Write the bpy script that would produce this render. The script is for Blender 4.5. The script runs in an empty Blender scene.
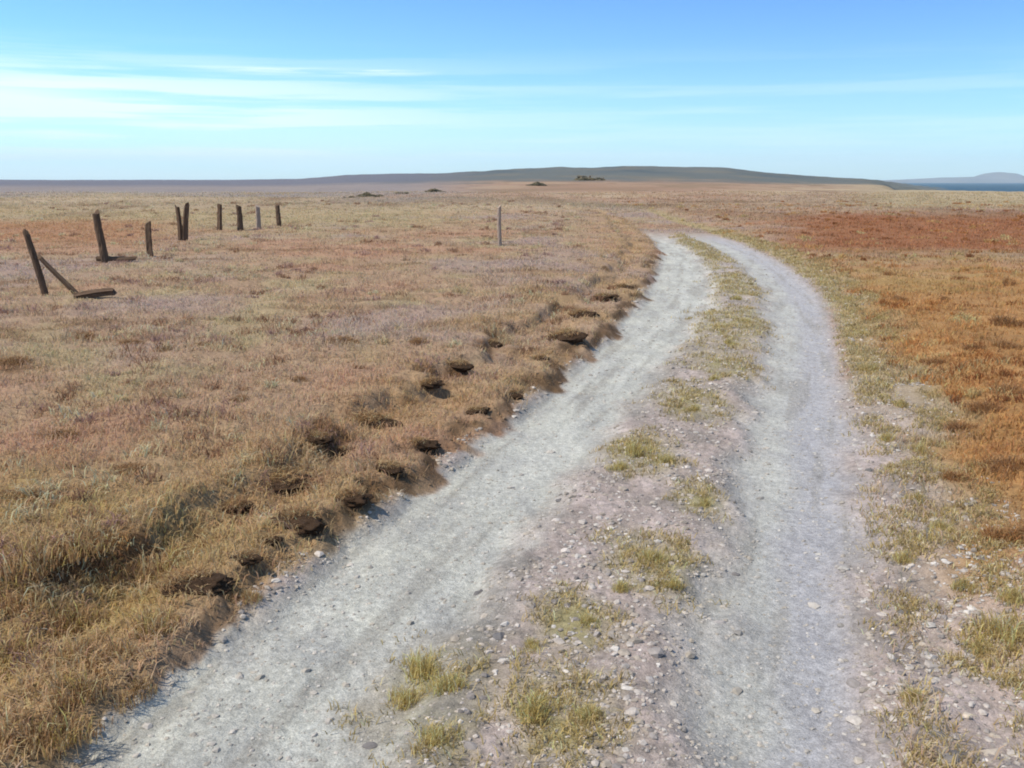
import bpy, math, random
import numpy as np
from mathutils import Vector, Matrix

random.seed(7)
RNG = np.random.default_rng(11)
SC = bpy.context.scene
COL = SC.collection
W, H_PX = 1024, 768
F = 983.0
EYE = 1.7
HORIZON = 181.0
PITCH = math.atan((384 - HORIZON) / F)

# ------------------------------------------------------------------ colour helpers
K = 0.86
def lin1(c):
    c = c / 255.0
    return c / 12.92 if c <= 0.04045 else ((c + 0.055) / 1.055) ** 2.4
def P(r, g, b, k=None):
    k = K if k is None else k
    return np.array([lin1(r) * k, lin1(g) * k, lin1(b) * k])

# ------------------------------------------------------------------ noise
_perm = np.random.default_rng(3).permutation(4096).astype(np.int64)
_ang = np.random.default_rng(4).random(4096) * 2 * np.pi
_gx, _gy = np.cos(_ang), np.sin(_ang)
def noise(x, y, seed=0):
    x = np.asarray(x, float) + seed * 37.17
    y = np.asarray(y, float) + seed * 91.73
    xi = np.floor(x).astype(np.int64); yi = np.floor(y).astype(np.int64)
    xf = x - xi; yf = y - yi
    u = xf * xf * xf * (xf * (xf * 6 - 15) + 10); v = yf * yf * yf * (yf * (yf * 6 - 15) + 10)
    def g(i, j, dx, dy):
        h = _perm[(_perm[i & 4095] + j) & 4095]
        return _gx[h] * dx + _gy[h] * dy
    a = g(xi, yi, xf, yf); b = g(xi + 1, yi, xf - 1, yf)
    c = g(xi, yi + 1, xf, yf - 1); d = g(xi + 1, yi + 1, xf - 1, yf - 1)
    return ((a + (b - a) * u) * (1 - v) + (c + (d - c) * u) * v) * 1.4
def fbm(x, y, seed=0, n=4, gain=0.5):
    t = 0; a = 1.0; f = 1.0; s = 0
    for i in range(n):
        t = t + a * noise(np.asarray(x) * f, np.asarray(y) * f, seed + i * 5)
        s += a; a *= gain; f *= 2.03
    return t / s * 1.5
def ss(a, b, x):
    t = np.clip((x - a) / (b - a), 0, 1)
    return t * t * (3 - 2 * t)
def mixc(c, col, m):
    return c + (col - c) * m[..., None]

# ------------------------------------------------------------------ pixel <-> ground
cp, sp = math.cos(PITCH), math.sin(PITCH)
def plane_pt(u, v, z=0.0):
    dx = u - 512; dy = F * cp - (v - 384) * sp; dz = -F * sp - (v - 384) * cp
    t = (z - EYE) / dz
    return dx * t, dy * t

E = {}
def edge(name, pts):
    xy = sorted((plane_pt(u, v)[::-1] for u, v in pts))
    ys = np.array([p[0] for p in xy]); xs = np.array([p[1] for p in xy])
    yy = np.concatenate([np.linspace(ys[0], ys[-1], 300)])
    xx = np.interp(yy, ys, xs)
    k = np.ones(21) / 21
    pad = np.pad(xx, 10, mode='reflect', reflect_type='odd')
    xx = np.convolve(pad, k, 'valid')
    E[name] = (yy, xx)
FAR = [(628, 222), (612, 215), (590, 210)]
edge('a', [(42, 768), (188, 655), (325, 552), (430, 477), (520, 407), (600, 345), (648, 292), (662, 258), (655, 241), (640, 231)] + FAR)
edge('b', [(385, 768), (410, 680), (470, 605), (545, 505), (612, 430), (672, 358), (712, 305), (716, 275), (695, 252), (668, 236), (650, 227), (632, 219), (605, 212)])
edge('c', [(672, 768), (692, 660), (725, 500), (757, 400), (766, 330), (763, 292), (740, 264), (708, 245), (680, 233), (655, 224), (640, 217), (620, 211)])
edge('d', [(868, 768), (858, 650), (852, 500), (842, 400), (828, 315), (815, 288), (780, 261), (735, 241), (700, 231), (668, 222), (650, 215), (640, 210)])
def edg(name, y):
    yy, xx = E[name]
    r = np.interp(y, yy, xx)
    s0 = (xx[12] - xx[0]) / (yy[12] - yy[0])
    return np.where(y < yy[0], xx[0] + np.clip(y - yy[0], -30, 0) * s0, r)

def track(x, y):
    """masks of the track at ground points"""
    wob = fbm(x * 2.2, y * 1.3, 2, 3) * 0.10
    xa, xb, xc, xd = (edg(k, y) for k in 'abcd')
    far = 1 - ss(27, 35, y)
    soft = 0.07 + 0.003 * y
    rl = ss(-soft, soft, x + wob - xa) * ss(-soft * 2.2, soft * 2.2, xb - x - wob * 1.6)
    rr = ss(-soft * 2.0, soft * 2.0, x + wob * 1.6 - xc) * ss(-soft * 2, soft * 2, xd - x - wob)
    mid = ss(-0.1, 0.1, x - xb + wob) * ss(-0.1, 0.1, xc - x - wob)
    return xa, xb, xc, xd, rl * far, rr * far, mid * far, wob

def height(x, y):
    x = np.asarray(x, float); y = np.asarray(y, float)
    r = np.hypot(x, y)
    xa, xb, xc, xd, rl, rr, mid, wob = track(x, y)
    s = xa - x + wob              # metres left of the track
    t = x - xd - wob              # metres right of it
    onfar = 1 - ss(60, 75, y)
    on = onfar * ss(-0.3, 0.0, -s) * ss(-0.3, 0.0, -t)
    moor = 1 - on
    h = np.zeros_like(x)
    h += -0.055 * rl - 0.05 * rr + 0.015 * mid
    # low eroded peat bank on the left, in two broken steps
    n1 = fbm(x * 1.3, y * 1.1, 21, 3); n2 = fbm(x * 1.0, y * 1.0, 31, 3)
    near = onfar
    h += near * ((0.035 + 0.03 * ss(3.3, 4.0, y)) * (1 + 0.35 * fbm(x * 0.9, y * 0.9, 27, 2)) * ss(0.02, 0.24, s + n1 * 0.28 + 0.05 * fbm(x * 5, y * 5, 25, 2)) + 0.10 * ss(0.80, 0.98, s + n2 * 0.4)
                 - 0.07 * ss(0.35, 0.6, s) * (1 - ss(0.6, 0.95, s)) * ss(-0.1, 0.4, n1))
    h += near * 0.10 * ss(0.1, 1.4, t)
    # hummocks
    hum = fbm(x * 0.9, y * 0.9, 41, 4) * 0.055 + fbm(x * 3.1, y * 3.1, 51, 3) * 0.022 + fbm(x * 9, y * 9, 56, 2) * 0.010
    h += moor * hum * ss(0.0, 0.5, np.maximum(s, t) + 0.15)
    h += on * (fbm(x * 2.3, y * 2.3, 61, 3) * 0.012 + fbm(x * 11, y * 11, 66, 3) * (0.005 + 0.006 * mid))
    face = near * ss(-0.08, 0.02, s) * (1 - ss(0.35, 0.5, s))
    h += face * (fbm(x * 13, y * 13, 58, 3) * 0.018 + np.abs(fbm(x * 6, y * 5, 59, 3)) * 0.015)
    # wide shape of the land
    h += ss(15, 90, r) * fbm(x * 0.03, y * 0.03, 71, 3) * 0.35
    h += ss(80, 400, r) * fbm(x * 0.006, y * 0.006, 75, 3) * 0.8
    a = np.arctan2(x, np.maximum(y, 1e-3) + np.where(y < 0, 1e9, 0) * 0)
    u = x / np.maximum(y, 1.0)
    fwd = ss(0, 60, y)
    # hill ahead on the skyline
    prof = np.interp(u * F + 512, [230, 300, 350, 450, 530, 620, 720, 780, 840, 890, 930], [0, 2.5, 6, 8.5, 12, 14, 12.0, 8.0, 4.5, 2.2, 0.8]) * 0.95
    h += fwd * ss(230, 900, y) * (1 - ss(1000, 2400, y)) * prof * (1 + 0.22 * fbm(x * 0.011, y * 0.006, 81, 4))
    # nearer heath swelling below it
    h += fwd * ss(90, 300, y) * (1 - ss(420, 800, y)) * 0.9 * np.exp(-((u - 0.05) / 0.3) ** 2)
    # low purple moor to the left
    h += ss(300, 1600, r) * ss(0.02, 0.3, -u) * (2.6 + 1.2 * fbm(x * 0.002, y * 0.002, 85, 2))
    # coast on the right
    coast = ss(0.345, 0.46, u + 0.03 * fbm(x * 0.02, y * 0.02, 91, 3)) * ss(175, 330, y) + ss(2600, 3600, r) * ss(-0.1, 0.15, u)
    h -= np.clip(coast, 0, 1) * (22 + np.maximum(h, 0))
    h -= ss(4200, 6500, r) * 40
    return h

def ground_z(x, y):
    return float(height(np.array([x]), np.array([y]))[0])
def at(u, v):
    z = 0.0
    for _ in range(6):
        x, y = plane_pt(u, v, z)
        z = 0.5 * z + 0.5 * ground_z(x, y)
    x, y = plane_pt(u, v, z)
    return x, y, ground_z(x, y)

# ------------------------------------------------------------------ colour of the ground
OLIVE_SPOTS = [(642, 455, .30), (655, 565, .26), (430, 690, .30), (440, 735, .16), (557, 715, .24), (730, 320, .5), (722, 365, .35), (735, 285, .5), (690, 400, .35), (575, 625, .2), (700, 500, .18)]
OLIVE_XY = [plane_pt(u, v) + (s,) for u, v, s in OLIVE_SPOTS]

def colour(x, y):
    r = np.hypot(x, y)
    u = x / np.maximum(y, 1.0)
    xa, xb, xc, xd, rl, rr, mid, wob = track(x, y)
    s = xa - x + wob; t = x - xd - wob
    onfar = 1 - ss(60, 75, y)
    n_big = fbm(x * 0.22, y * 0.16, 101, 4); n_mid = fbm(x * 0.8, y * 0.55, 111, 4); n_f = fbm(x * 4, y * 4, 121, 4)
    n_s = fbm(x * 0.35, y * 1.1, 131, 3)
    c = np.zeros(x.shape + (3,)) + P(158, 132, 106)
    c = mixc(c, P(160, 142, 108), ss(-0.1, 0.5, n_mid) * 0.8)
    c = mixc(c, P(164, 128, 102), ss(0.0, 0.5, n_big) * 0.8)
    c = mixc(c, P(150, 130, 120), ss(0.0, 0.5, -n_big) * 0.7)
    c = mixc(c, P(118, 92, 66), ss(0.22, 0.6, n_s) * 0.75)
    c = mixc(c, P(172, 150, 118), ss(0.2, 0.7, n_f) * 0.5)
    # orange tan band beside the left bank
    c = mixc(c, P(160, 132, 98), onfar * ss(2.4, 0.9, s) * ss(0.0, 0.15, s) * ss(-0.4, 0.3, n_mid) * 0.85)
    # olive brown rough ground at the near left
    c = mixc(c, P(138, 118, 74), ss(5.8, 4.2, y + n_mid) * ss(0.1, 0.5, s) * (0.55 + 0.3 * n_f))
    # peat scars in the bank
    n1 = fbm(x * 1.3, y * 1.1, 21, 3); n2 = fbm(x * 1.0, y * 1.0, 31, 3)
    sb = s + n1 * 0.28 + 0.05 * fbm(x * 5, y * 5, 25, 2)
    sc1 = ss(0.0, 0.05, sb) * (1 - ss(0.15, 0.24, sb))
    rl = rl * (1 - ss(-0.02, 0.05, sb))
    sc2 = ss(0.70, 0.85, s + n2 * 0.4) * (1 - ss(0.98, 1.2, s + n2 * 0.4)) * ss(0.1, 0.38, fbm(x * 1.2, y * 1.0, 35, 3))
    c = mixc(c, P(92, 70, 48), onfar * sc1 * 0.8 * ss(30, 20, y) * (0.2 + 0.8 * ss(3.3, 4.0, y) * ss(-0.25, 0.2, fbm(x * 1.6, y * 1.3, 29, 3))))
    c = mixc(c, P(104, 76, 50), onfar * sc2 * 0.85 * ss(26, 16, y))
    # bands of the further left moor
    left = ss(0.0, 0.12, -u + 0.02 * n_big)
    c = mixc(c, P(160, 142, 106), left * ss(26, 40, y) * 0.7)
    c = mixc(c, P(156, 116, 84), left * ss(0.30, 0.40, -u) * ss(22, 27, y) * ss(44, 36, y) * 0.8)
    # right side: orange heath, rust band
    right = ss(0.25, 0.9, t + wob + 0.3 * n_mid)
    orange = P(162, 123, 78) * (1 + 0.25 * n_mid[..., None])
    c = mixc(c, orange, right * ss(24, 15, y + 3 * n_mid) * 0.95)
    c = mixc(c, P(150, 128, 82), right * ss(10, 15, y) * ss(25, 21, y + 2 * n_mid) * ss(0.1, 0.5, n_s + 0.25) * 0.5)
    c = mixc(c, P(140, 96, 65), ss(0.22, 0.33, u + 0.03 * n_mid) * ss(21, 25, y + 1.5 * n_big) * ss(52, 42, y + 4 * n_big) * 0.95)
    c = mixc(c, P(158, 140, 102), onfar * ss(0.02, 0.2, t) * ss(0.95, 0.35, t + 0.5 * n_mid) * ss(3.8, 5.5, y) * 0.9)
    # far bands
    fwd = ss(60, 80, y)
    c = mixc(c, P(160, 140, 116), ss(48, 60, y) * 0.6)
    fm = fbm(x * 0.05, y * 0.02, 145, 4)
    c = mixc(c, P(160, 132, 108), ss(75, 95, y) * ss(-0.22, -0.08, u) * ss(0.30, 0.2, u) * 0.8)
    fm2 = fbm(x * 0.16, y * 0.07, 147, 4)
    c = mixc(c, P(122, 98, 74), ss(35, 55, y) * ss(0.12, 0.45, fm2) * 0.7)
    c = mixc(c, P(134, 116, 92), ss(40, 60, y) * ss(0.05, 0.45, fm) * 0.8)
    c = mixc(c, P(178, 158, 128), ss(40, 60, y) * ss(0.1, 0.5, -fm) * 0.6)
    c = mixc(c, P(166, 150, 118), ss(50, 70, y) * ss(0.30, 0.4, u) * 0.8)
    c = mixc(c, P(140, 112, 88), ss(120, 200, y) * ss(600, 350, y) * ss(-0.15, 0.0, u) * ss(0.34, 0.22, u) * (0.55 + 0.5 * fbm(x * 0.02, y * 0.006, 141, 3)))
    c = mixc(c, P(134, 126, 122), left * ss(85, 150, y + 40 * fm) * 0.85)
    c = mixc(c, P(95, 100, 95), ss(260, 400, y + 60 * fm) * ss(-0.22, -0.10, u) * 0.95)
    c = mixc(c, P(82, 90, 90), ss(450, 600, y) * ss(-0.14, 0.0, u) * ss(-0.1, 0.3, fbm(x * 0.025, y * 0.008, 151, 4)) * 0.9)
    c = mixc(c, P(122, 112, 92), ss(260, 400, y) * ss(0.1, 0.4, fbm(x * 0.03, y * 0.009, 153, 4)) * ss(-0.2, -0.1, u) * 0.35)
    c = mixc(c, P(106, 106, 112), left * ss(260, 420, y) * 0.9)
    # ---- the track
    g1 = fbm(x * 3.2, y * 2.0, 161, 4); g2 = fbm(x * 14, y * 14, 171, 3)
    gravel = np.zeros_like(c) + P(180, 178, 166)
    gravel = mixc(gravel, P(190, 188, 174), ss(0.0, 0.5, g1))
    gravel = mixc(gravel, P(164, 162, 154), ss(0.0, 0.5, -g1) * 0.7)
    rside = ss(-0.12, 0.12, x - 0.5 * (xc + xd) + 0.1 * n_mid)
    gravelR = mixc(gravel, P(170, 167, 166), 0.2 + 0.65 * rside)
    stony = np.zeros_like(c) + P(168, 153, 142)
    stony = mixc(stony, P(186, 170, 160), ss(0.0, 0.5, g1))
    stony = mixc(stony, P(144, 134, 124), ss(0.1, 0.5, -g1) * 0.8)
    stony = mixc(stony, P(136, 126, 116), ss(0.15, 0.5, g2) * 0.6)
    on = onfar * ss(-0.06, 0.06, -s) * ss(-0.1, 0.1, -t) * (1 - 0.95 * ss(28, 35, y))
    c = mixc(c, stony, on * (1 - ss(-0.02, 0.06, sb)))
    sh = onfar * ss(-0.05, 0.05, t) * ss(0.75, 0.25, t + 0.35 * n_mid) * ss(9.5, 6.0, y)
    c = mixc(c, stony, sh)
    sh2 = ss(0.30, 0.5, t + 0.2 * n_mid) * ss(1.6, 1.1, t) * ss(4.6, 3.6, y - 0.4 * (t - 0.8) + 0.5 * n_mid)
    c = mixc(c, P(186, 168, 156), sh2 * 0.9)
    ol = np.zeros_like(x)
    for ox, oy, os in OLIVE_XY:
        d = np.hypot((x - ox) / os, (y - oy) / (os * (1.2 + oy * 0.16)))
        ol = np.maximum(ol, ss(1.2, 0.4, d + 0.5 * n_f))
    strip = mid * ss(8, 12, y) * ss(-0.3, 0.3, n_mid + 0.25)
    olm = np.maximum(ol, strip * 0.9)
    c = mixc(c, P(150, 140, 100), olm * on * (0.45 + 0.5 * ss(-0.2, 0.3, n_f)))
    c = mixc(c, gravel, rl * (1 - olm * 0.6))
    c = mixc(c, gravelR, rr * (1 - olm * 0.5))
    streak = fbm((x - 0.5 * (xa + xd)) * 7, y * 0.5, 191, 3)
    c = mixc(c, P(146, 141, 130), np.maximum(rl, rr) * ss(0.12, 0.5, streak) * 0.5)
    c = mixc(c, P(196, 194, 182), rl * ss(0.05, 0.45, -streak) * 0.5)
    # darker seam between the wheel tracks, beside the left one
    seam = onfar * np.exp(-((x - edg('b', y) - 0.08) / 0.11) ** 2) * ss(11, 7, y) * ss(-0.25, 0.3, n_mid)
    c = mixc(c, P(132, 128, 118), seam * 0.75)
    c *= (1 + 0.20 * fbm(x * 22, y * 22, 181, 2) * ss(40, 10, r))[..., None]
    c *= (1 + 0.06 * n_f)[..., None]
    return np.clip(c, 0.01, 0.75), on, olm

# ------------------------------------------------------------------ meshes from arrays
def mesh_np(name, verts, faces_list, cols=None, smooth=False, mat=None):
    """faces_list: list of (n,k) int arrays"""
    me = bpy.data.meshes.new(name)
    verts = np.asarray(verts, np.float32)
    me.vertices.add(len(verts)); me.vertices.foreach_set('co', verts.ravel())
    loops = np.concatenate([f.ravel() for f in faces_list]).astype(np.int32)
    sizes = np.concatenate([np.full(len(f), f.shape[1]) for f in faces_list]).astype(np.int32)
    starts = np.concatenate([[0], np.cumsum(sizes)[:-1]]).astype(np.int32)
    me.loops.add(len(loops)); me.loops.foreach_set('vertex_index', loops)
    me.polygons.add(len(sizes)); me.polygons.foreach_set('loop_start', starts)
    me.polygons.foreach_set('use_smooth', np.full(len(sizes), smooth))
    me.update(calc_edges=True)
    if cols is not None:
        a = me.color_attributes.new('tint', 'FLOAT_COLOR', 'POINT')
        cc = np.ones((len(verts), 4), np.float32); cc[:, :3] = cols
        a.data.foreach_set('color', cc.ravel())
    if mat: me.materials.append(mat)
    return me
def link(name, me, parent=None):
    o = bpy.data.objects.new(name, me); COL.objects.link(o)
    if parent: o.parent = parent
    return o
def tag(o, label=None, cat=None, group=None, kind=None):
    if label: o['label'] = label
    if cat: o['category'] = cat
    if group: o['group'] = group
    if kind: o['kind'] = kind
    return o

# ------------------------------------------------------------------ materials
def material(name, base=None, rough=0.9, spec=0.15, build=None):
    m = bpy.data.materials.new(name); m.use_nodes = True
    nt = m.node_tree; b = nt.nodes['Principled BSDF']
    b.inputs['Roughness'].default_value = rough
    b.inputs['Specular IOR Level'].default_value = spec
    if base is not None: b.inputs['Base Color'].default_value = (*base, 1)
    if build: build(nt, b)
    return m
def N(nt, t, **kw):
    n = nt.nodes.new(t)
    for k, v in kw.items():
        if hasattr(n, k): setattr(n, k, v)
        else: n.inputs[k.replace('_', ' ')].default_value = v
    return n
def tint_mul(nt, b, scale, lo, hi, bump=0.0, bscale=60.0, dist=0.01):
    at_ = N(nt, 'ShaderNodeAttribute', attribute_name='tint')
    tc = N(nt, 'ShaderNodeTexCoord')
    no = N(nt, 'ShaderNodeTexNoise', Scale=scale, Detail=5.0, Roughness=0.65)
    nt.links.new(tc.outputs['Object'], no.inputs['Vector'])
    mr = N(nt, 'ShaderNodeMapRange'); mr.inputs['From Min'].default_value = 0.3; mr.inputs['From Max'].default_value = 0.7
    mr.inputs['To Min'].default_value = lo; mr.inputs['To Max'].default_value = hi
    nt.links.new(no.outputs['Fac'], mr.inputs['Value'])
    mx = N(nt, 'ShaderNodeMix', data_type='RGBA', blend_type='MULTIPLY'); mx.inputs[0].default_value = 1
    nt.links.new(at_.outputs['Color'], mx.inputs[6]); nt.links.new(mr.outputs['Result'], mx.inputs[7])
    out = mx.outputs[2]
    if bump and dist > 0.015:
        n2 = N(nt, 'ShaderNodeTexNoise', Scale=150.0, Detail=3.0, Roughness=0.6)
        m2 = N(nt, 'ShaderNodeMapRange'); m2.inputs['From Min'].default_value = 0.3; m2.inputs['From Max'].default_value = 0.7
        m2.inputs['To Min'].default_value = 0.76; m2.inputs['To Max'].default_value = 1.24
        x2 = N(nt, 'ShaderNodeMix', data_type='RGBA', blend_type='MULTIPLY'); x2.inputs[0].default_value = 1
        nt.links.new(tc.outputs['Object'], n2.inputs['Vector']); nt.links.new(n2.outputs['Fac'], m2.inputs['Value'])
        nt.links.new(out, x2.inputs[6]); nt.links.new(m2.outputs['Result'], x2.inputs[7]); out = x2.outputs[2]
    nt.links.new(out, b.inputs['Base Color'])
    if bump:
        nb = N(nt, 'ShaderNodeTexNoise', Scale=bscale, Detail=6.0, Roughness=0.7)
        nt.links.new(tc.outputs['Object'], nb.inputs['Vector'])
        bp = N(nt, 'ShaderNodeBump', Strength=bump, Distance=dist)
        nt.links.new(nb.outputs['Fac'], bp.inputs['Height']); nt.links.new(bp.outputs['Normal'], b.inputs['Normal'])
M = {}
M['ground'] = material('moor_ground', build=lambda nt, b: tint_mul(nt, b, 38.0, 0.76, 1.22, 0.7, 60.0, 0.025), rough=0.95, spec=0.08)
M['blade'] = material('dry_grass', build=lambda nt, b: tint_mul(nt, b, 12.0, 0.85, 1.12), rough=0.8, spec=0.15)
def translucent(m, f):
    nt = m.node_tree; b = nt.nodes['Principled BSDF']
    tr = N(nt, 'ShaderNodeBsdfTranslucent'); mx = N(nt, 'ShaderNodeMixShader'); mx.inputs[0].default_value = f
    src = b.inputs['Base Color'].links[0].from_socket
    nt.links.new(src, tr.inputs['Color']); nt.links.new(b.outputs[0], mx.inputs[1]); nt.links.new(tr.outputs[0], mx.inputs[2])
    nt.links.new(mx.outputs[0], nt.nodes['Material Output'].inputs['Surface'])
translucent(M['blade'], 0.5)
M['stone'] = material('stone', build=lambda nt, b: tint_mul(nt, b, 60.0, 0.75, 1.2, 0.3, 160.0, 0.004), rough=0.85, spec=0.25)
M['peat'] = material('peat', build=lambda nt, b: tint_mul(nt, b, 22.0, 0.65, 1.3, 0.7, 50.0, 0.02), rough=0.95, spec=0.1)
M['heather'] = material('heather', build=lambda nt, b: tint_mul(nt, b, 30.0, 0.8, 1.2), rough=0.85, spec=0.1)
translucent(M['heather'], 0.45)
def wood_nodes(nt, b):
    tc = N(nt, 'ShaderNodeTexCoord'); mp = N(nt, 'ShaderNodeMapping'); mp.inputs['Scale'].default_value = (40, 40, 3)
    no = N(nt, 'ShaderNodeTexNoise', Scale=1.0, Detail=6.0, Roughness=0.7)
    cr = N(nt, 'ShaderNodeValToRGB')
    cr.color_ramp.elements[0].color = (0.055, 0.032, 0.018, 1); cr.color_ramp.elements[0].position = 0.3
    cr.color_ramp.elements[1].color = (0.17, 0.11, 0.068, 1); cr.color_ramp.elements[1].position = 0.72
    bp = N(nt, 'ShaderNodeBump', Strength=0.6, Distance=0.01)
    L = nt.links.new
    L(tc.outputs['Object'], mp.inputs['Vector']); L(mp.outputs['Vector'], no.inputs['Vector']); L(no.outputs['Fac'], cr.inputs['Fac'])
    L(cr.outputs['Color'], b.inputs['Base Color']); L(no.outputs['Fac'], bp.inputs['Height']); L(bp.outputs['Normal'], b.inputs['Normal'])
M['wood'] = material('weathered_wood', build=wood_nodes, rough=0.9, spec=0.15)
def grey_nodes(nt, b):
    wood_nodes(nt, b)
    cr = [n for n in nt.nodes if n.type == 'VALTORGB'][0]
    cr.color_ramp.elements[0].color = (0.27, 0.20, 0.15, 1); cr.color_ramp.elements[1].color = (0.37, 0.285, 0.215, 1)
M['greywood'] = material('bleached_wood', build=grey_nodes, rough=0.9, spec=0.15)

# ------------------------------------------------------------------ ground sheet
fine = np.radians(np.arange(-40, 40.001, 0.115))
rest = np.radians(np.concatenate([np.linspace(40.6, 60, 24), np.linspace(62, 298, 90), np.linspace(300, 319.4, 24)]))
ang = np.concatenate([fine, rest])
rs = [0.35]
while rs[-1] < 7000: rs.append(rs[-1] * (1.0058 if rs[-1] < 45 else 1.012))
rs = np.array(rs)
A, R = np.meshgrid(ang, rs)
gx, gy = (R * np.sin(A)).ravel(), (R * np.cos(A)).ravel()
gz = height(gx, gy)
gc, _, _ = colour(gx, gy)
na, nr = len(ang), len(rs)
i = np.arange(nr - 1)[:, None] * na; j = np.arange(na)[None, :]; j2 = (j + 1) % na
q = np.stack([(i + j), (i + na + j), (i + na + j2), (i + j2)], -1).reshape(-1, 4)[:, ::-1]
centre = np.array([[0, 0, ground_z(0.0, 0.001)]])
verts = np.concatenate([np.stack([gx, gy, gz], -1), centre])
tri = np.stack([np.full(na, len(verts) - 1), np.arange(na), (np.arange(na) + 1) % na], -1)[:, ::-1]
ground = link('ground', mesh_np('ground', verts, [q, tri], np.concatenate([gc, gc[:1]]), True, M['ground']))
tag(ground, kind='structure')

# ------------------------------------------------------------------ sea and far land
def sea_nodes(nt, b):
    tc = N(nt, 'ShaderNodeTexCoord')
    no = N(nt, 'ShaderNodeTexNoise', Scale=0.08, Detail=4.0)
    bp = N(nt, 'ShaderNodeBump', Strength=0.5, Distance=1.0)
    nt.links.new(tc.outputs['Object'], no.inputs['Vector']); nt.links.new(no.outputs['Fac'], bp.inputs['Height']); nt.links.new(bp.outputs['Normal'], b.inputs['Normal'])
M['sea'] = material('sea_water', base=(0.022, 0.060, 0.085), rough=0.6, spec=0.05, build=sea_nodes)
n_ = 96
th = np.linspace(0, 2 * np.pi, n_, endpoint=False)
rings = [150, 2000, 8000, 18000]
sv = np.concatenate([np.stack([r * np.sin(th), r * np.cos(th), np.full(n_, -15.0)], -1) for r in rings])
sf = []
for k in range(len(rings) - 1):
    a = k * n_ + np.arange(n_); b_ = k * n_ + (np.arange(n_) + 1) % n_
    sf.append(np.stack([a, b_, b_ + n_, a + n_], -1)[:, ::-1])
tag(link('sea', mesh_np('sea', sv, [np.concatenate(sf)], None, True, M['sea'])), kind='structure')

def ridge(name, u0, u1, dist, prof, depth, mat, seed):
    """a range of hills with real depth: a grid rising from the sea to a noisy crest and down behind"""
    nu, nv = 180, 40
    us = np.linspace(u0, u1, nu); vs = np.linspace(0, 1, nv)
    U, V = np.meshgrid(us, vs)
    y = dist + (V - 0.5) * depth
    x = (U - 512) / F * dist
    top = np.interp(U, [p[0] for p in prof], [HORIZON - p[1] for p in prof]) / F * dist + EYE
    n = fbm(x / dist * 30, y / dist * 30, seed, 4)
    z = -18 + (top + 18) * np.sin(np.pi * V) ** 0.8 * (1 + 0.10 * n * np.sin(np.pi * V))
    k = np.arange(nv - 1)[:, None] * nu; l = np.arange(nu - 1)[None, :]
    f = np.stack([k + l, k + l + 1, k + nu + l + 1, k + nu + l], -1).reshape(-1, 4)
    o = link(name, mesh_np(name, np.stack([x, y, z], -1).reshape(-1, 3), [f], None, True, mat))
    return tag(o, kind='structure')
def hill_nodes(nt, b):
    tc = N(nt, 'ShaderNodeTexCoord'); no = N(nt, 'ShaderNodeTexNoise', Scale=0.003, Detail=5.0)
    cr = N(nt, 'ShaderNodeValToRGB')
    cr.color_ramp.elements[0].color = (0.10, 0.10, 0.10, 1); cr.color_ramp.elements[1].color = (0.20, 0.19, 0.17, 1)
    nt.links.new(tc.outputs['Object'], no.inputs['Vector']); nt.links.new(no.outputs['Fac'], cr.inputs['Fac']); nt.links.new(cr.outputs['Color'], b.inputs['Base Color'])
M['hill'] = material('far_moor', build=hill_nodes, spec=0.05)
ridge('island', 845, 1180, 9500, [(845, 181), (900, 179.5), (940, 177.5), (974, 177), (984, 172.5), (993, 172.5), (1002, 177), (1040, 177.5), (1060, 176), (1085, 178), (1180, 181)], 1200, M['hill'], 9)

# ------------------------------------------------------------------ grass blades
def blades(pos, h, w, lean, cols, segs=2):
    n = len(pos)
    a = RNG.random(n) * 2 * np.pi
    dx, dy = np.cos(a), np.sin(a)
    la = RNG.random(n) * 2 * np.pi
    lx, ly = np.cos(la) * lean, np.sin(la) * lean
    V = np.zeros((n, 5, 3))
    V[:, 0] = pos - np.stack([dx * w, dy * w, h * 0.12], -1); V[:, 1] = pos + np.stack([dx * w, dy * w, -h * 0.12], -1)
    mid = pos + np.stack([lx * h * 0.35, ly * h * 0.35, h * 0.6], -1)
    V[:, 2] = mid + np.stack([dx * w * .7, dy * w * .7, 0 * w], -1); V[:, 3] = mid - np.stack([dx * w * .7, dy * w * .7, 0 * w], -1)
    V[:, 4] = pos + np.stack([lx * h, ly * h, h * (1 - 0.25 * lean)], -1)
    base = np.arange(n)[:, None] * 5
    qd = base + np.array([[0, 1, 2, 3]]); tr = base + np.array([[3, 2, 4]])
    return V.reshape(-1, 3), [qd, tr], np.repeat(cols, 5, axis=0)

def scatter_polar(n, r0, r1, a0=-38, a1=38):
    r = r0 * np.exp(RNG.random(n) * math.log(r1 / r0)); a = np.radians(a0 + RNG.random(n) * (a1 - a0))
    return r * np.sin(a), r * np.cos(a), r
def hjit(n, s): return np.exp(RNG.normal(0, s, (n, 1)))

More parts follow.
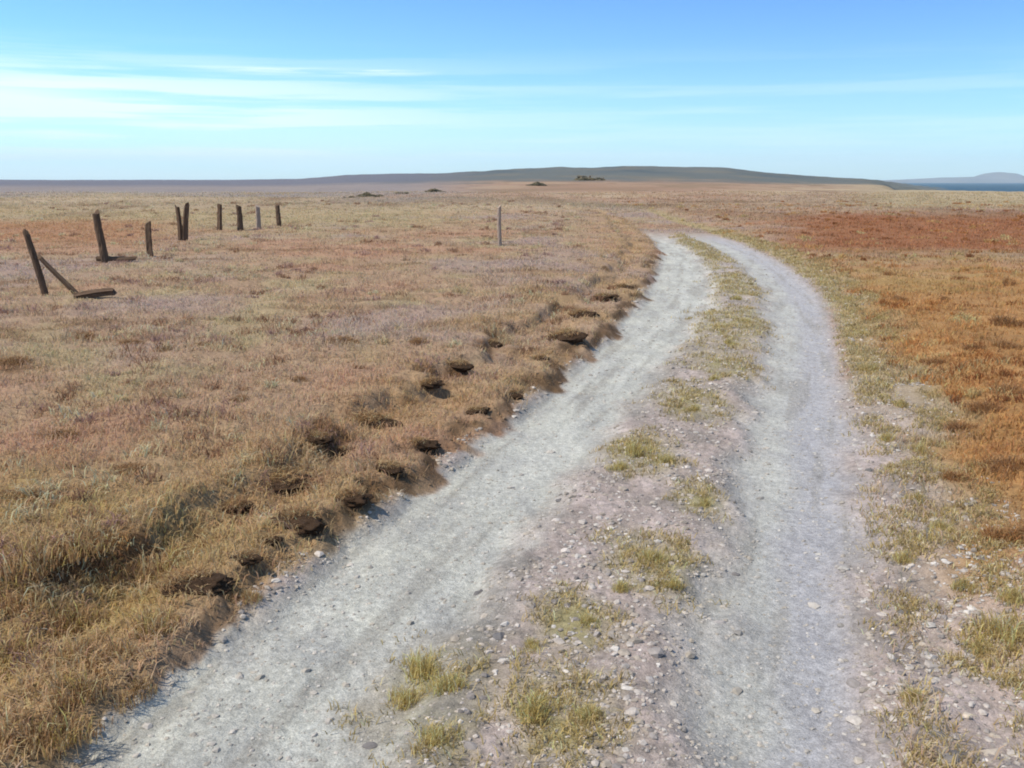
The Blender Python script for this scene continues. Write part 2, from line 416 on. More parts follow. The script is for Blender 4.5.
def field_grass():
    x, y, r = scatter_polar(88000, 2.2, 150, -52, 52)
    xa, xb, xc, xd, rl, rr, mid, wob = track(x, y)
    s = xa - x + wob; t = x - xd - wob
    d = np.maximum(np.maximum(s, t), ss(30, 38, y) - 0.3)
    patch = fbm(x * 0.7, y * 0.6, 201, 3)
    keep = (RNG.random(len(x)) < ss(-0.02, 0.16, d) * (0.55 + 0.45 * ss(-0.45, 0.2, patch)) * np.where((t > 0) & (t < 0.7) & (y < 8), 0.25, 1.0))
    sb = s + fbm(x * 1.3, y * 1.1, 21, 3) * 0.28
    keep &= (np.maximum(rl, rr) < 0.12) & ~((s > -0.1) & (sb < 0.17) & (RNG.random(len(x)) < (0.08 + 0.42 * ss(3.3, 4.0, y) * ss(-0.25, 0.2, fbm(x * 1.6, y * 1.3, 29, 3))) * (y < 26)))
    keep &= ~((t > 0.25) & (t < 1.6) & (y < 4.2) & (RNG.random(len(x)) < 0.85))
    x, y, r, s, t = x[keep], y[keep], r[keep], s[keep], t[keep]
    m = 9
    n = len(x) * m
    X = np.repeat(x, m) + RNG.normal(0, 0.035, n) * np.repeat(1 + r / 18, m); Y = np.repeat(y, m) + RNG.normal(0, 0.035, n) * np.repeat(1 + r / 18, m)
    Z = height(X, Y)
    rr_ = np.repeat(r, m)
    h = (0.018 + 0.034 * RNG.random(n)) * np.exp(RNG.normal(0, 0.2, n)) * (1 + 0.35 * np.repeat(ss(5.2, 3.5, y) * (s > 0), m) * 0.2)
    h = h * (1 + rr_ / 45) * np.repeat(np.exp(0.75 * fbm(x * 0.9, y * 0.9, 215, 3)), m)
    w = 0.0022 * (1 + rr_ / 9)
    c, _, _ = colour(X, Y)
    sat = (c.max(1) - c.min(1)) / c.max(1)
    c = c + (P(164, 138, 104) - c) * ss(0.42, 0.25, sat)[:, None] * 0.85
    c = c * np.repeat(np.exp(0.45 * fbm(x * 1.7, y * 1.7, 211, 3)), m)[:, None] * hjit(n, 0.26) * np.where(np.repeat(t > 0.4, m)[:, None], np.array([1.92, 1.86, 1.74]), np.array([2.2, 2.30, 2.25])) * np.repeat(1 + 0.42 * ss(5.5, 3.8, y) * (s > 0), m)[:, None]
    c *= np.exp(RNG.normal(0, 0.05, (n, 3)))
    c *= np.minimum(1, 0.58 / c.max(1))[:, None]
    v, f, cc = blades(np.stack([X, Y, Z], -1), h, w, 0.5 + 0.8 * RNG.random(n), c)
    o = link('moor_grass', mesh_np('moor_grass', v, f, np.clip(cc, 0.01, 0.7), False, M['blade']))
    tag(o, kind='stuff')
field_grass()

def strip_grass():
    n = 60000
    y = 2.3 * np.exp(RNG.random(n) * math.log(34 / 2.3))
    xa, xd = edg('a', y), edg('d', y)
    x = xa + RNG.random(n) * (xd - xa + 0.8)
    _, on, ol = colour(x, y)
    _, _, _, xd, rl, rr, mid, wob = track(x, y)
    t = x - xd
    p = 0.6 * ol * (1 - 0.8 * np.maximum(rl, rr)) * ss(-0.35, 0.35, fbm(x * 5, y * 4, 231, 3)) + 0.75 * ss(0.0, 0.25, t) * ss(-0.25, 0.3, fbm(x * 3, y * 2.5, 235, 3))
    k = RNG.random(n) < p
    x, y = x[k], y[k]; m = 7; n = len(x) * m
    X = np.repeat(x, m) + RNG.normal(0, 0.018, n) * np.repeat(1 + y / 14, m); Y = np.repeat(y, m) + RNG.normal(0, 0.018, n) * np.repeat(1 + y / 14, m)
    rr_ = np.repeat(y, m)
    h = (0.012 + 0.028 * RNG.random(n)) * (1 + rr_ / 30); w = 0.0018 * (1 + rr_ / 9)
    pal = np.array([P(184, 162, 108), P(166, 148, 96), P(194, 174, 132), P(150, 128, 88)])
    c = pal[RNG.integers(0, 4, n)] * hjit(n, 0.22) * 1.35
    v, f, cc = blades(np.stack([X, Y, height(X, Y)], -1), h, w, 0.6 + 0.9 * RNG.random(n), c)
    tag(link('strip_grass', mesh_np('strip_grass', v, f, np.clip(cc, .01, .7), False, M['blade'])), kind='stuff')
strip_grass()

def heath():
    """low heather and dead bents that break up the moor"""
    x, y, r = scatter_polar(6900, 3.0, 90, -52, 52)
    xa, xb, xc, xd, rl, rr, mid, wob = track(x, y)
    s = xa - x + wob; t = x - xd - wob
    k = (np.maximum(s, t) > 0.45) & ~((t > 0) & (t < 1.2) & (y < 7)) & (RNG.random(len(x)) < ss(-0.25, 0.35, fbm(x * 0.35, y * 0.35, 241, 3)))
    x, y, r, s, t = x[k], y[k], r[k], s[k], t[k]
    m = 46; n = len(x) * m
    rad = np.repeat((0.05 + 0.16 * RNG.random(len(x)) ** 2) * (1 + r / 40), m)
    q = np.sqrt(RNG.random(n)); a = RNG.random(n) * 2 * np.pi; e = np.repeat(0.5 + RNG.random(len(x)), m)
    X = np.repeat(x, m) + rad * q * np.cos(a) * e; Y = np.repeat(y, m) + rad * q * np.sin(a) / e
    hh = np.repeat((0.04 + 0.07 * RNG.random(len(x))) * (1 + r / 60), m)
    h = hh * (0.5 + 0.7 * RNG.random(n)) * (1 - 0.5 * q * q)
    rr_ = np.repeat(r, m)
    left = np.array([P(128, 98, 74), P(148, 118, 92), P(172, 150, 116), P(190, 166, 128), P(140, 112, 100)])
    right = np.array([P(140, 98, 60), P(160, 116, 70), P(180, 140, 92), P(176, 156, 110), P(128, 88, 58)])
    kind = RNG.integers(0, 5, len(x))
    right2 = right * np.array([1.0, 0.92, 0.86])
    base = np.where((t > 0.4)[:, None], right2[kind], left[kind])
    c = np.repeat(base, m, axis=0) * hjit(n, 0.22) * 1.55
    v, f, cc = blades(np.stack([X, Y, height(X, Y)], -1), h, 0.0022 * (1 + rr_ / 9), 0.5 + 0.9 * RNG.random(n), c)
    tag(link('moor_heath', mesh_np('moor_heath', v, f, np.clip(cc, .01, .6), False, M['heather'])), kind='stuff')
heath()

# ------------------------------------------------------------------ gravel
T_ = (1 + 5 ** .5) / 2
ICO_V = np.array([(-1, T_, 0), (1, T_, 0), (-1, -T_, 0), (1, -T_, 0), (0, -1, T_), (0, 1, T_), (0, -1, -T_), (0, 1, -T_), (T_, 0, -1), (T_, 0, 1), (-T_, 0, -1), (-T_, 0, 1)]) / math.hypot(1, T_)
ICO_F = np.array([(0, 11, 5), (0, 5, 1), (0, 1, 7), (0, 7, 10), (0, 10, 11), (1, 5, 9), (5, 11, 4), (11, 10, 2), (10, 7, 6), (7, 1, 8), (3, 9, 4), (3, 4, 2), (3, 2, 6), (3, 6, 8), (3, 8, 9), (4, 9, 5), (2, 4, 11), (6, 2, 10), (8, 6, 7), (9, 8, 1)])
def pebbles(x, y, size, cols):
    n = len(x)
    z = height(x, y)
    V = ICO_V[None] * (1 + RNG.normal(0, 0.16, (n, 12, 1)))
    sx = size * (0.8 + 0.6 * RNG.random(n)); sy = size * (0.7 + 0.4 * RNG.random(n)); sz = size * (0.40 + 0.3 * RNG.random(n))
    a = RNG.random(n) * 2 * np.pi
    lx = V[..., 0] * sx[:, None]; ly = V[..., 1] * sy[:, None]
    ca, sa = np.cos(a)[:, None], np.sin(a)[:, None]
    O = np.stack([lx * ca - ly * sa + x[:, None], lx * sa + ly * ca + y[:, None], V[..., 2] * sz[:, None] + (z + sz * 0.08)[:, None]], -1)
    f = (np.arange(n)[:, None, None] * 12 + ICO_F[None]).reshape(-1, 3)
    return O.reshape(-1, 3), [f], np.repeat(cols, 12, axis=0)
def gravel():
    n = 90000
    y = 2.3 * np.exp(RNG.random(n) * math.log(28 / 2.3))
    xa, xd = edg('a', y), edg('d', y)
    x = xa - 0.15 + RNG.random(n) * (xd - xa + 1.0)
    _, xb, xc, _, rl, rr, mid, wob = track(x, y)
    t = x - xd
    clump = fbm(x * 2.5, y * 2.0, 221, 3)
    p = 0.24 + 0.5 * (1 - np.maximum(rl, rr)) * ss(-0.3, 0.4, clump) - 0.6 * ss(0.3, 0.9, t) * ss(4.5, 5.5, y)
    sb = xa - x + wob + fbm(x * 1.3, y * 1.1, 21, 3) * 0.28
    p = p * np.where(sb > 0.03, 0.25, 1.0)
    k = RNG.random(n) < p
    x, y, rl, rr = x[k], y[k], rl[k], rr[k]
    n = len(x)
    rut = np.maximum(rl, rr)
    size = np.clip(np.exp(RNG.normal(math.log(0.0060), 0.55, n)) * (1 - 0.35 * rut) * (1 + y / 40), 0.003, 0.026)
    c = np.where(RNG.random((n, 1)) < 0.5, P(174, 164, 152), P(162, 150, 134))
    c = np.where(RNG.random((n, 1)) < 0.16, P(134, 126, 118), c)
    c = np.where(RNG.random((n, 1)) < 0.12, P(188, 180, 168), c)
    c = c * hjit(n, 0.15)
    c = c * (1 - 0.35 * rut[:, None]) + P(176, 172, 158) * 0.35 * rut[:, None]
    sb = sb[k]
    c = np.where((sb > 0.03)[:, None], P(112, 92, 70) * hjit(n, 0.25), c)
    v, f, cc = pebbles(x, y, size, c)
    tag(link('gravel', mesh_np('gravel', v, f, np.clip(cc, .02, .7), False, M['stone'])), kind='stuff')
gravel()

# ------------------------------------------------------------------ things
ORD = ['nearest', 'second', 'third', 'fourth', 'fifth', 'sixth', 'seventh', 'eighth', 'ninth', 'tenth', 'eleventh', 'twelfth', 'thirteenth', 'fourteenth', 'fifteenth',
       'sixteenth', 'seventeenth', 'eighteenth', 'nineteenth', 'twentieth', 'twenty-first', 'twenty-second', 'twenty-third', 'twenty-fourth', 'twenty-fifth',
       'twenty-sixth', 'twenty-seventh', 'twenty-eighth', 'twenty-ninth', 'thirtieth']

def tussock_mesh(name, n, rad, h, cols, mat='blade', lean=0.9, w=0.0026, lobes=5):
    lc = np.clip(RNG.normal(0, 0.30, (lobes, 2)), -0.42, 0.42) * rad; lr = rad * (0.40 + 0.30 * RNG.random(lobes)); lh = 0.55 + 0.6 * RNG.random(lobes)
    li = RNG.choice(lobes, n, p=lr ** 2 / (lr ** 2).sum())
    r = np.sqrt(RNG.random(n)) ** 1.2; a = RNG.random(n) * 2 * np.pi
    x = lc[li, 0] + lr[li] * r * np.cos(a); y = lc[li, 1] + lr[li] * r * np.sin(a)
    z = 0.25 * h * lh[li] * (1 - r ** 2)
    pos = np.stack([x, y, z - 0.012], -1)
    hh = h * lh[li] * (0.4 + 0.8 * RNG.random(n)) * (1 - 0.45 * r ** 2)
    c = np.array(cols)[RNG.integers(0, len(cols), n)] * hjit(n, 0.25) * 1.5
    v, f, cc = blades(pos, hh, np.full(n, w), lean * (0.3 + 0.9 * RNG.random(n)), c)
    return mesh_np(name, v, f, np.clip(cc, 0.01, 0.7), False, M[mat])
def lump_mesh(name, sx, sy, sz, col, seed, mat, sub=3, rough=0.28):
    import bmesh
    bm = bmesh.new(); bmesh.ops.create_icosphere(bm, subdivisions=sub, radius=1.0)
    co = np.array([v.co[:] for v in bm.verts]); fc = np.array([[v.index for v in f.verts] for f in bm.faces]); bm.free()
    n = fbm(co[:, 0] * 1.5 + co[:, 2] * 1.1, co[:, 1] * 1.5 - co[:, 2] * 0.7, seed, 4)
    n2 = fbm(co[:, 0] * 5 + co[:, 2] * 3, co[:, 1] * 5 - co[:, 2] * 4, seed + 3, 3)
    co = co * (1 + rough * n + rough * 0.35 * n2)[:, None] * np.array([sx, sy, sz])
    c = np.zeros((len(co), 3)) + col
    c *= (1 + 0.25 * n2)[:, None]
    return mesh_np(name, co, [fc], np.clip(c, .01, .7), True, M[mat])

TAN = [P(176, 148, 108), P(160, 130, 90), P(186, 164, 124), P(140, 112, 76)]
OLIVE = [P(194, 172, 110), P(172, 152, 92), P(204, 184, 134), P(150, 128, 80)]
RUST = [P(168, 124, 76), P(150, 108, 66), P(182, 142, 94), P(134, 94, 60)]
BROWN = [P(136, 106, 76), P(118, 90, 64), P(156, 124, 88)]

# --- peat clods with a turf cap
CLODS = [(195, 588, 58, 1), (300, 524, 52, 1), (352, 500, 40, 1), (422, 446, 32, 1), (566, 341, 34, 1), (512, 396, 20, 1), (478, 412, 20, 1), (603, 300, 26, 1), (584, 316, 24, 1), (623, 288, 18, 1), (540, 360, 18, 1), (245, 560, 30, 1), (388, 470, 26, 1),
         (282, 487, 50, 0), (376, 426, 44, 0), (206, 538, 26, 0), (270, 541, 22, 0), (318, 440, 28, 0), (458, 369, 26, 0), (430, 392, 24, 0), (238, 508, 28, 0), (345, 452, 24, 0), (492, 345, 20, 0)]
clod_var = []
for k in range(5):
    body = lump_mesh('peat_body', 0.5, 0.36, 0.26, P(78, 60, 44), 300 + k * 7, 'peat', 4, 0.5)
    cap = tussock_mesh('turf', 700, 0.46, 0.34, TAN + BROWN, w=0.009, lean=1.3, lobes=8)
    clod_var.append((body, cap))
def clod(u, v, wpx, label, group, k):
    x, y, z = at(u, v)
    wid = wpx * math.hypot(y, EYE) / F
    b, cap = clod_var[k % 5]
    o = bpy.data.objects.new('peat_clod', None); COL.objects.link(o)
    o.empty_display_size = 0.05
    o.location = (x, y, z); o.scale = (wid * 1.15, wid * 1.0, wid * 0.62); o.rotation_euler = (random.uniform(-.1, .1), random.uniform(-.2, .1), random.uniform(-0.7, 0.5))
    bo = bpy.data.objects.new('peat_body', b); COL.objects.link(bo); bo.parent = o; bo.location = (0, 0, 0.03)
    t = bpy.data.objects.new('turf', cap); COL.objects.link(t); t.parent = o; t.location = (-0.08, 0.10, 0.20)
    tag(o, label, 'peat clod', group)
e1 = sorted([c for c in CLODS if c[3]], key=lambda c: -c[1]); e0 = sorted([c for c in CLODS if not c[3]], key=lambda c: -c[1])
def size_word(c): return 'broad' if c[2] > 45 else ('small' if c[2] < 25 else 'ragged')
for k, c in enumerate(e1):
    clod(*c[:3], f'{ORD[k]} dark peat clod from the camera along the left gravel edge, {size_word(c)}', 'peat clods along the left edge of the track', k)
for k, c in enumerate(e0):
    clod(*c[:3], f'{ORD[k]} brown peat clod from the camera on top of the left bank, {size_word(c)}', 'peat clods on the left bank', k + 1)

# --- tussocks
def place(name, me, u, v, wpx, unit, label, cat, group, sz=1.0):
    x, y, z = at(u, v)
    s = wpx * math.hypot(y, EYE) / F / unit
    o = bpy.data.objects.new(name, me); COL.objects.link(o)
    if name == 'stone': z -= 0.10 * s
    o.location = (x, y, z); o.scale = (s, s, s * sz); o.rotation_euler = (0, 0, random.uniform(0, 6.28))
    tag(o, label, cat, group)
    return o
def rows(pts, name, meshes, unit, text, cat, group, sz=1.0):
    pts = sorted(pts, key=lambda p: -p[1])
    for k, (u, v, w) in enumerate(pts):
        place(name, meshes[k % len(meshes)], u, v, w, unit, f'{ORD[k]} {text}', cat, group, sz)
ol_m = [tussock_mesh('grass_tussock', 420, 0.16, 0.13, OLIVE) for _ in range(3)]
rows([(430, 668, 60), (452, 690, 50), (415, 700, 46), (445, 738, 44), (548, 712, 56), (590, 718, 40), (640, 452, 34), (615, 468, 24), (668, 462, 24), (650, 560, 36), (628, 590, 30), (668, 585, 28), (588, 622, 30), (530, 648, 24),
      (700, 505, 22), (738, 300, 16), (730, 345, 18), (715, 380, 18), (745, 322, 14), (690, 410, 18)],
     'grass_tussock', ol_m, 0.32, 'olive grass tussock from the camera on the centre strip between wheel ruts', 'tussock', 'olive tussocks on the centre strip')
lf_m = [tussock_mesh('grass_tussock', 480, 0.2, 0.12, TAN + OLIVE[1:2] + BROWN) for _ in range(3)]
rows([(30, 560, 90), (120, 580, 95), (60, 620, 90), (20, 668, 100), (100, 660, 90), (40, 735, 110), (150, 630, 70), (180, 560, 60), (90, 545, 80), (240, 600, 40), (130, 700, 60), (20, 600, 80), (75, 695, 80)],
     'grass_tussock', lf_m, 0.40, 'dry brown grass tussock from the camera on the rough left verge', 'tussock', 'dry tussocks on the left verge')
rt_m = [tussock_mesh('grass_tussock', 420, 0.17, 0.14, OLIVE + TAN[:1]) for _ in range(3)]
rows([(1000, 636, 70), (975, 650, 40), (940, 530, 34), (915, 500, 30), (905, 560, 28), (965, 590, 36), (885, 440, 24), (900, 405, 22), (870, 370, 20), (860, 335, 16), (915, 700, 34), (1015, 600, 40), (848, 300, 14), (880, 320, 16), (918, 452, 26)],
     'grass_tussock', rt_m, 0.34, 'olive grass tussock from the camera on the right verge', 'tussock', 'olive tussocks on the right verge')
# --- heather on the right and left moor
he_m = [tussock_mesh('heather_clump', 700, 0.3, 0.26, RUST + BROWN, 'heather', 1.1, 0.004) for _ in range(3)]
rows([(1010, 325, 40), (1006, 348, 36), (945, 300, 20), (985, 410, 50), (1000, 470, 60), (960, 430, 40), (930, 365, 32), (1012, 395, 46), (975, 350, 32), (900, 300, 20), (1015, 540, 60), (955, 480, 40), (890, 275, 18), (960, 280, 22), (1010, 285, 26)],
     'heather_clump', he_m, 0.6, 'rusty heather clump from the camera on the orange heath right of the track', 'heather', 'rusty heather clumps right of the track', 0.7)
hb_m = [tussock_mesh('heather_clump', 700, 0.3, 0.2, BROWN + TAN[3:], 'heather', 1.1, 0.004) for _ in range(2)]
rows([(18, 362, 46), (40, 384, 36), (345, 342, 40), (85, 338, 40), (130, 345, 36), (415, 342, 30), (205, 345, 26), (60, 440, 50), (130, 470, 50), (20, 500, 60), (300, 380, 28), (240, 400, 28)],
     'heather_clump', hb_m, 0.6, 'low brown heather clump from the camera on the tan moor left of the track', 'heather', 'brown heather clumps on the left moor', 0.5)

# --- larger stones
st_m = [lump_mesh('stone', 0.5, 0.36, 0.24, c, 500 + k * 9, 'stone', 2, 0.35) for k, c in enumerate([P(122, 116, 110), P(142, 134, 126), P(108, 104, 100), P(164, 156, 148)])]
for k in st_m: k.polygons.foreach_set('use_smooth', np.zeros(len(k.polygons), bool))
rows([(955, 757, 30), (938, 735, 22), (855, 683, 20), (905, 718, 16), (885, 740, 16), (970, 650, 18), (905, 612, 18), (935, 690, 16), (885, 590, 14), (870, 470, 12), (935, 612, 14), (875, 535, 12), (860, 630, 14), (925, 655, 16), (895, 660, 14)],
     'stone', st_m, 1.0, 'loose grey stone from the camera on the right shoulder of the track', 'stone', 'loose stones on the right shoulder')
rows([(500, 636, 20), (530, 604, 18), (480, 592, 16), (512, 575, 13), (600, 640, 13), (560, 500, 11), (662, 616, 13), (720, 622, 14), (735, 574, 10), (370, 745, 16), (470, 745, 18), (620, 745, 16), (545, 545, 12), (505, 660, 16), (650, 680, 14)],
     'stone', st_m, 1.0, 'loose dark stone from the camera between the two wheel ruts', 'stone', 'loose stones between the wheel ruts')

# ------------------------------------------------------------------ fence posts
def post_mesh(name, h, rad, seed, split=False, n=10, rows_=14, mat='wood'):
    r_ = np.random.default_rng(seed)
    th = np.linspace(0, 2 * np.pi, n, endpoint=False)
    rr = rad * (1 + 0.16 * r_.normal(size=n))
    V = []
    for k in range(rows_):
        f = k / (rows_ - 1)
        rad_k = rr * (1.05 - 0.18 * f) * (1 + 0.05 * r_.normal(size=n))
        z = np.full(n, -0.18 + f * (h + 0.18))
        if k == rows_ - 1: z = z - 0.05 * (1 + np.cos(th + seed)) * (2.0 if split else 0.8)
        bend = 0.02 * math.sin(f * 3 + seed)
        V.append(np.stack([rad_k * np.cos(th) + bend, rad_k * np.sin(th), z], -1))
    V = np.concatenate(V)
    k = np.arange(rows_ - 1)[:, None] * n; l = np.arange(n)[None]; l2 = (l + 1) % n
    q = np.stack([k + l, k + l2, k + n + l2, k + n + l], -1).reshape(-1, 4)
    top = np.arange(n)[None] + (rows_ - 1) * n; bot = np.arange(n)[::-1][None]
    return mesh_np(name, V, [q, top, bot], None, False, M[mat])
def post(u, vb, vt, wpx, tilt, label, seed, name='fence_post', group='old wooden fence posts on the left moor', mat='wood', split=False, parts=False):
    x, y, z = at(u, vb)
    sc = y * cp / F * 1.0
    h = (vb - vt) * math.hypot(y, EYE) / F * 1.02
    me = post_mesh(name, h, max(wpx * math.hypot(y, EYE) / F / 2, 0.04), seed, split, mat=mat)
    if parts:
        o = link(name, None); o.empty_display_size = 0.05
        link('upright', me, o)
    else:
        o = link(name, me)
    o.location = (x, y, z); o.rotation_euler = (random.uniform(-.04, .04), tilt, 0)
    tag(o, label, 'post', group)
    return o
p1 = post(44, 296, 230, 6.5, -0.16, 'nearest wooden fence post, leaning left with a broken brace', 1, split=True, parts=True)
b1 = link('brace', post_mesh('brace', 0.66, 0.035, 33, False), p1); b1.location = (0.42, -0.03, 0.0); b1.rotation_euler = (0, -0.52, 0)
p2 = post(105, 262, 211, 7.5, -0.07, 'thick dark fence post with a fallen rail lying at its foot', 2, split=True)
post(150, 256, 222, 6, 0.0, 'third fence post from the camera, short and thin', 3)
p4 = post(186, 242, 205, 6, 0.08, 'fourth fence post from the camera, thick and doubled, leaning right', 4, split=True, parts=True)
b4 = link('splint', post_mesh('splint', 0.75, 0.055, 44, True), p4); b4.location = (-0.16, -0.02, 0.18); b4.rotation_euler = (0, -0.12, 0)
post(220, 231, 205, 5.5, 0.02, 'fifth fence post from the camera, thin and upright', 5)
post(240, 231, 205, 5, -0.03, 'sixth fence post from the camera, beside the thin upright one', 6)
post(258, 230, 206, 5, 0.03, 'seventh fence post from the camera, the palest and faintest', 7, mat='greywood')
post(279, 226, 204, 5.5, 0.0, 'last dark fence post, farthest along the row', 8)
post(500, 246, 207, 4.5, 0.0, 'lone grey weathered post standing apart in the middle of the moor', 9, name='marker_post', group=None, mat='greywood')
x, y, z = at(122, 262)
me = post_mesh('fallen_rail', 0.6, 0.045, 12, False)
o = link('fallen_rail', me); o.location = (x - 0.30, y, z + 0.07); o.rotation_euler = (0, math.radians(88), 0.1)
tag(o, 'fallen wooden rail lying in the grass beside the thick dark post', 'rail')
x, y, z = at(98, 298)
me = post_mesh('fallen_rail', 0.35, 0.05, 15, False)
o = link('fallen_rail', me); o.location = (x - 0.12, y, z + 0.05); o.rotation_euler = (0, math.radians(86), 0.3)
tag(o, 'short broken rail end lying right of the nearest leaning post', 'rail')

# ------------------------------------------------------------------ far shrubs
def shrub_mesh(seed):
    n = 300
    r_ = np.random.default_rng(seed)
    d = r_.normal(size=(n, 3)); d /= np.linalg.norm(d, axis=1)[:, None]
    rad = r_.random(n) ** 0.4
    p = d * rad[:, None] * np.array([1, 0.8, 0.55]); p[:, 2] = np.abs(p[:, 2]) * (1 + 0.5 * np.sin(p[:, 0] * 4 + seed))
    cols = np.array([P(130, 122, 98), P(112, 108, 86), P(144, 130, 104)])[r_.integers(0, 3, n)] * hjit(n, 0.2)
    a = r_.normal(size=(n, 3)) * 0.11; b = r_.normal(size=(n, 3)) * 0.11
    V = np.stack([p + a, p - a * 0.5 + b, p - a * 0.5 - b], 1)
    return V.reshape(-1, 3), [np.arange(n * 3).reshape(-1, 3)], np.repeat(cols, 3, axis=0)
for k, (u, v, w, lab) in enumerate([(536, 186, 18, 'dark scrubby bush on the skyline left of the hill top'), (436, 192, 18, 'dark low bush on the far brown heath left of the hill'),
                                    (372, 197, 22, 'brown low bush at the right end of the purple moor'),
                                    (588, 184, 26, 'longest low dark bush just under the crest of the hill'), (404, 194, 13, 'tiny dark bush between two larger ones left of the hill'),
                                    (352, 198, 12, 'tiny brown bush farthest left on the plain, beyond the posts')]):
    x, y, z = at(u, v)
    y = min(y, 330); x = (u - 512) / F * y; z = ground_z(x, y)
    s = w * y / F / 2
    vv, ff, cc = shrub_mesh(70 + k)
    o = link('shrub', None); fo = link('foliage', mesh_np('foliage', vv, ff, np.clip(cc, .01, .6), False, M['heather']), o)
    stem = link('stem', post_mesh('stem', 0.7, 0.05, 90 + k), o)
    o.location = (x, y, z); o.scale = (s * 1.2, s, s * 0.5)
    tag(o, lab, 'shrub')

# ------------------------------------------------------------------ haze
def haze():
    me = bpy.data.meshes.new('haze')
    X, Z0, Z1 = 18500.0, -66.0, 420.0
    v = [(-X, -X, Z0), (X, -X, Z0), (X, X, Z0), (-X, X, Z0), (-X, -X, Z1), (X, -X, Z1), (X, X, Z1), (-X, X, Z1)]
    f = [(0, 3, 2, 1), (4, 5, 6, 7), (0, 1, 5, 4), (1, 2, 6, 5), (2, 3, 7, 6), (3, 0, 4, 7)]
    me.from_pydata(v, [], f)
    m = bpy.data.materials.new('haze_air'); m.use_nodes = True
    nt = m.node_tree; nt.nodes.remove(nt.nodes['Principled BSDF'])
    pv = nt.nodes.new('ShaderNodeVolumePrincipled')
    pv.inputs['Color'].default_value = (0.82, 0.97, 1.0, 1); pv.inputs['Density'].default_value = 0.00006
    nt.links.new(pv.outputs['Volume'], nt.nodes['Material Output'].inputs['Volume'])
    me.materials.append(m)
    tag(link('haze', me), kind='stuff')
haze()

# ------------------------------------------------------------------ light
SUN_EL, SUN_AZ = math.radians(55), math.radians(-112)      # azimuth from +Y towards +X
sd = Vector((math.sin(SUN_AZ) * math.cos(SUN_EL), math.cos(SUN_AZ) * math.cos(SUN_EL), math.sin(SUN_EL)))
sl = bpy.data.lights.new('sun', 'SUN'); sl.energy = 4.0; sl.angle = math.radians(0.55); sl.color = (1.0, 0.92, 0.80)
so = bpy.data.objects.new('sun', sl); COL.objects.link(so); so.rotation_euler = sd.to_track_quat('Z', 'Y').to_euler()

wd = bpy.data.worlds.new('World'); SC.world = wd; wd.use_nodes = True
nt = wd.node_tree; L = nt.links.new
bg = nt.nodes['Background']; bg.inputs['Strength'].default_value = 0.15
sky = N(nt, 'ShaderNodeTexSky', sky_type='NISHITA')
sky.sun_disc = False; sky.sun_elevation = SUN_EL; sky.sun_rotation = SUN_AZ
sky.altitude = 100; sky.air_density = 1.0; sky.dust_density = 0.2; sky.ozone_density = 3.0
tint = N(nt, 'ShaderNodeMix', data_type='RGBA', blend_type='MULTIPLY'); tint.inputs[0].default_value = 1
tint.inputs[7].default_value = (0.95, 1.0, 1.02, 1)
# thin streaks of cirrus low in the sky, laid out by direction (azimuth, elevation)
geo = N(nt, 'ShaderNodeTexCoord'); sep = N(nt, 'ShaderNodeSeparateXYZ'); L(geo.outputs['Generated'], sep.inputs[0])
def mth(op, a, b=None, c=None):
    n = N(nt, 'ShaderNodeMath', operation=op)
    for k, s in enumerate((a, b, c)):
        if s is None: continue
        if isinstance(s, (int, float)): n.inputs[k].default_value = s
        else: L(s, n.inputs[k])
    return n.outputs[0]
az = mth('ARCTAN2', sep.outputs['X'], sep.outputs['Y']); el = mth('ARCSINE', sep.outputs['Z'])
def vec(ax, ay, az_):
    n = N(nt, 'ShaderNodeCombineXYZ')
    L(ax, n.inputs[0]); L(ay, n.inputs[1]); n.inputs[2].default_value = az_
    return n.outputs[0]
def nz(sx, sy, seed, detail=4.0, rough=0.55, dist=0.0):
    n = N(nt, 'ShaderNodeTexNoise', Scale=1.0, Detail=detail, Roughness=rough, Distortion=dist)
    L(vec(mth('MULTIPLY', az, sx), mth('MULTIPLY', el, sy), seed), n.inputs['Vector'])
    return n.outputs['Fac']
def mr(v, a, b, c=0.0, d=1.0):
    n = N(nt, 'ShaderNodeMapRange', interpolation_type='SMOOTHSTEP')
    L(v, n.inputs['Value']); n.inputs['From Min'].default_value = a; n.inputs['From Max'].default_value = b
    n.inputs['To Min'].default_value = c; n.inputs['To Max'].default_value = d
    return n.outputs['Result']
gam = N(nt, 'ShaderNodeGamma'); gam.inputs['Gamma'].default_value = 1.5
pre = N(nt, 'ShaderNodeMix', data_type='RGBA', blend_type='MULTIPLY'); pre.inputs[0].default_value = 1; pre.inputs[7].default_value = (0.2, 0.2, 0.2, 1)
post_ = N(nt, 'ShaderNodeMix', data_type='RGBA', blend_type='MULTIPLY'); post_.inputs[0].default_value = 1; post_.inputs[7].default_value = (1.95, 2.8, 3.85, 1)
L(sky.outputs['Color'], pre.inputs[6]); L(pre.outputs[2], gam.inputs['Color']); L(gam.outputs['Color'], post_.inputs[6])
side = N(nt, 'ShaderNodeMix', data_type='RGBA', blend_type='MULTIPLY'); side.inputs[0].default_value = 1
L(post_.outputs[2], side.inputs[6]); L(mr(az, -0.5, 0.45, 1.5, 1.0), side.inputs[7])
L(sky.outputs['Color'], tint.inputs[6])
low = N(nt, 'ShaderNodeMix', data_type='RGBA'); L(mr(el, 0.20, 0.45), low.inputs[0]); L(side.outputs[2], low.inputs[6]); L(tint.outputs[2], low.inputs[7])
streak = mr(nz(3.2, 75.0, 4.3), 0.43, 0.62)
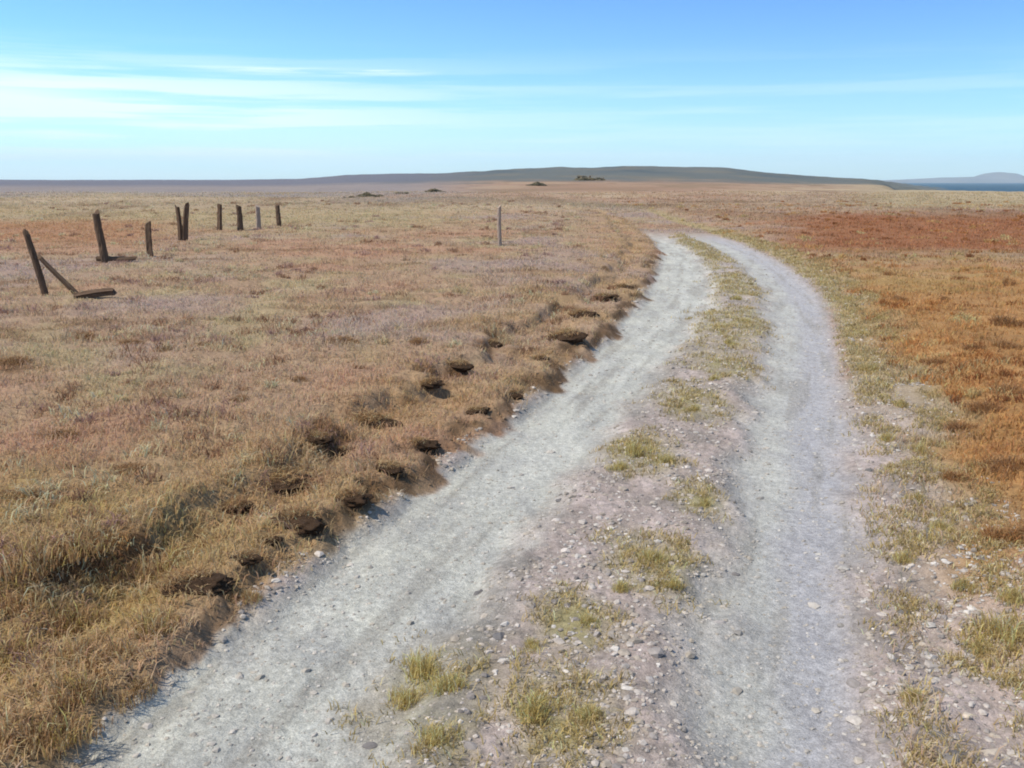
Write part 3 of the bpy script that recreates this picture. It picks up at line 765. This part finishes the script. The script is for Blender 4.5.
leftm = mr(az, 0.10, -0.42, 0.25, 1.0)
elm = mth('MULTIPLY', mr(el, 0.0, 0.03), mr(el, 0.135, 0.075))
veil = mth('MULTIPLY', mr(nz(2.0, 22.0, 9.1), 0.30, 0.65), mth('MULTIPLY', mr(el, 0.12, 0.02), mr(az, 0.35, -0.45, 0.3, 1.0)))
cl = mth('ADD', mth('MULTIPLY', mth('MULTIPLY', streak, leftm), mth('MULTIPLY', elm, 0.8)), mth('MULTIPLY', veil, 0.35))
thin = mth('MULTIPLY', mr(nz(9.0, 260.0, 2.7, 5.0, 0.65), 0.34, 0.58), mth('MULTIPLY', mth('MULTIPLY', mr(el, 0.0975, 0.1025), mr(el, 0.1065, 0.1030)), mth('MULTIPLY', mr(az, -0.36, -0.18), mr(az, -0.06, -0.12))))
patch = mth('MULTIPLY', mth('MULTIPLY', mr(el, 0.045, 0.07), mr(el, 0.092, 0.075)), mr(az, -0.30, -0.5))
cl = mth('MINIMUM', mth('ADD', cl, mth('ADD', mth('MULTIPLY', thin, 0.7), mth('MULTIPLY', patch, 0.9))), 0.92)
cm = N(nt, 'ShaderNodeMix', data_type='RGBA'); L(cl, cm.inputs[0]); L(low.outputs[2], cm.inputs[6]); cm.inputs[7].default_value = (5.0, 5.9, 6.1, 1)
L(cm.outputs[2], bg.inputs['Color'])

# ------------------------------------------------------------------ camera and render settings
cam = bpy.data.cameras.new('camera'); co = bpy.data.objects.new('camera', cam); COL.objects.link(co)
cam.sensor_width = 36; cam.lens = 36 * F / W; cam.clip_start = 0.05; cam.clip_end = 60000
co.location = (0, 0, EYE); co.rotation_euler = (math.pi / 2 - PITCH, 0, 0)
SC.camera = co
vs = SC.view_settings
vs.view_transform = 'Standard'; vs.look = 'None'; vs.exposure = 0.45; vs.gamma = 1; vs.use_curve_mapping = False
SC.render.engine = 'CYCLES'
SC.cycles.use_denoising = True
SC.cycles.max_bounces = 4; SC.cycles.diffuse_bounces = 2; SC.cycles.volume_bounces = 3
SC.cycles.filter_width = 1.9
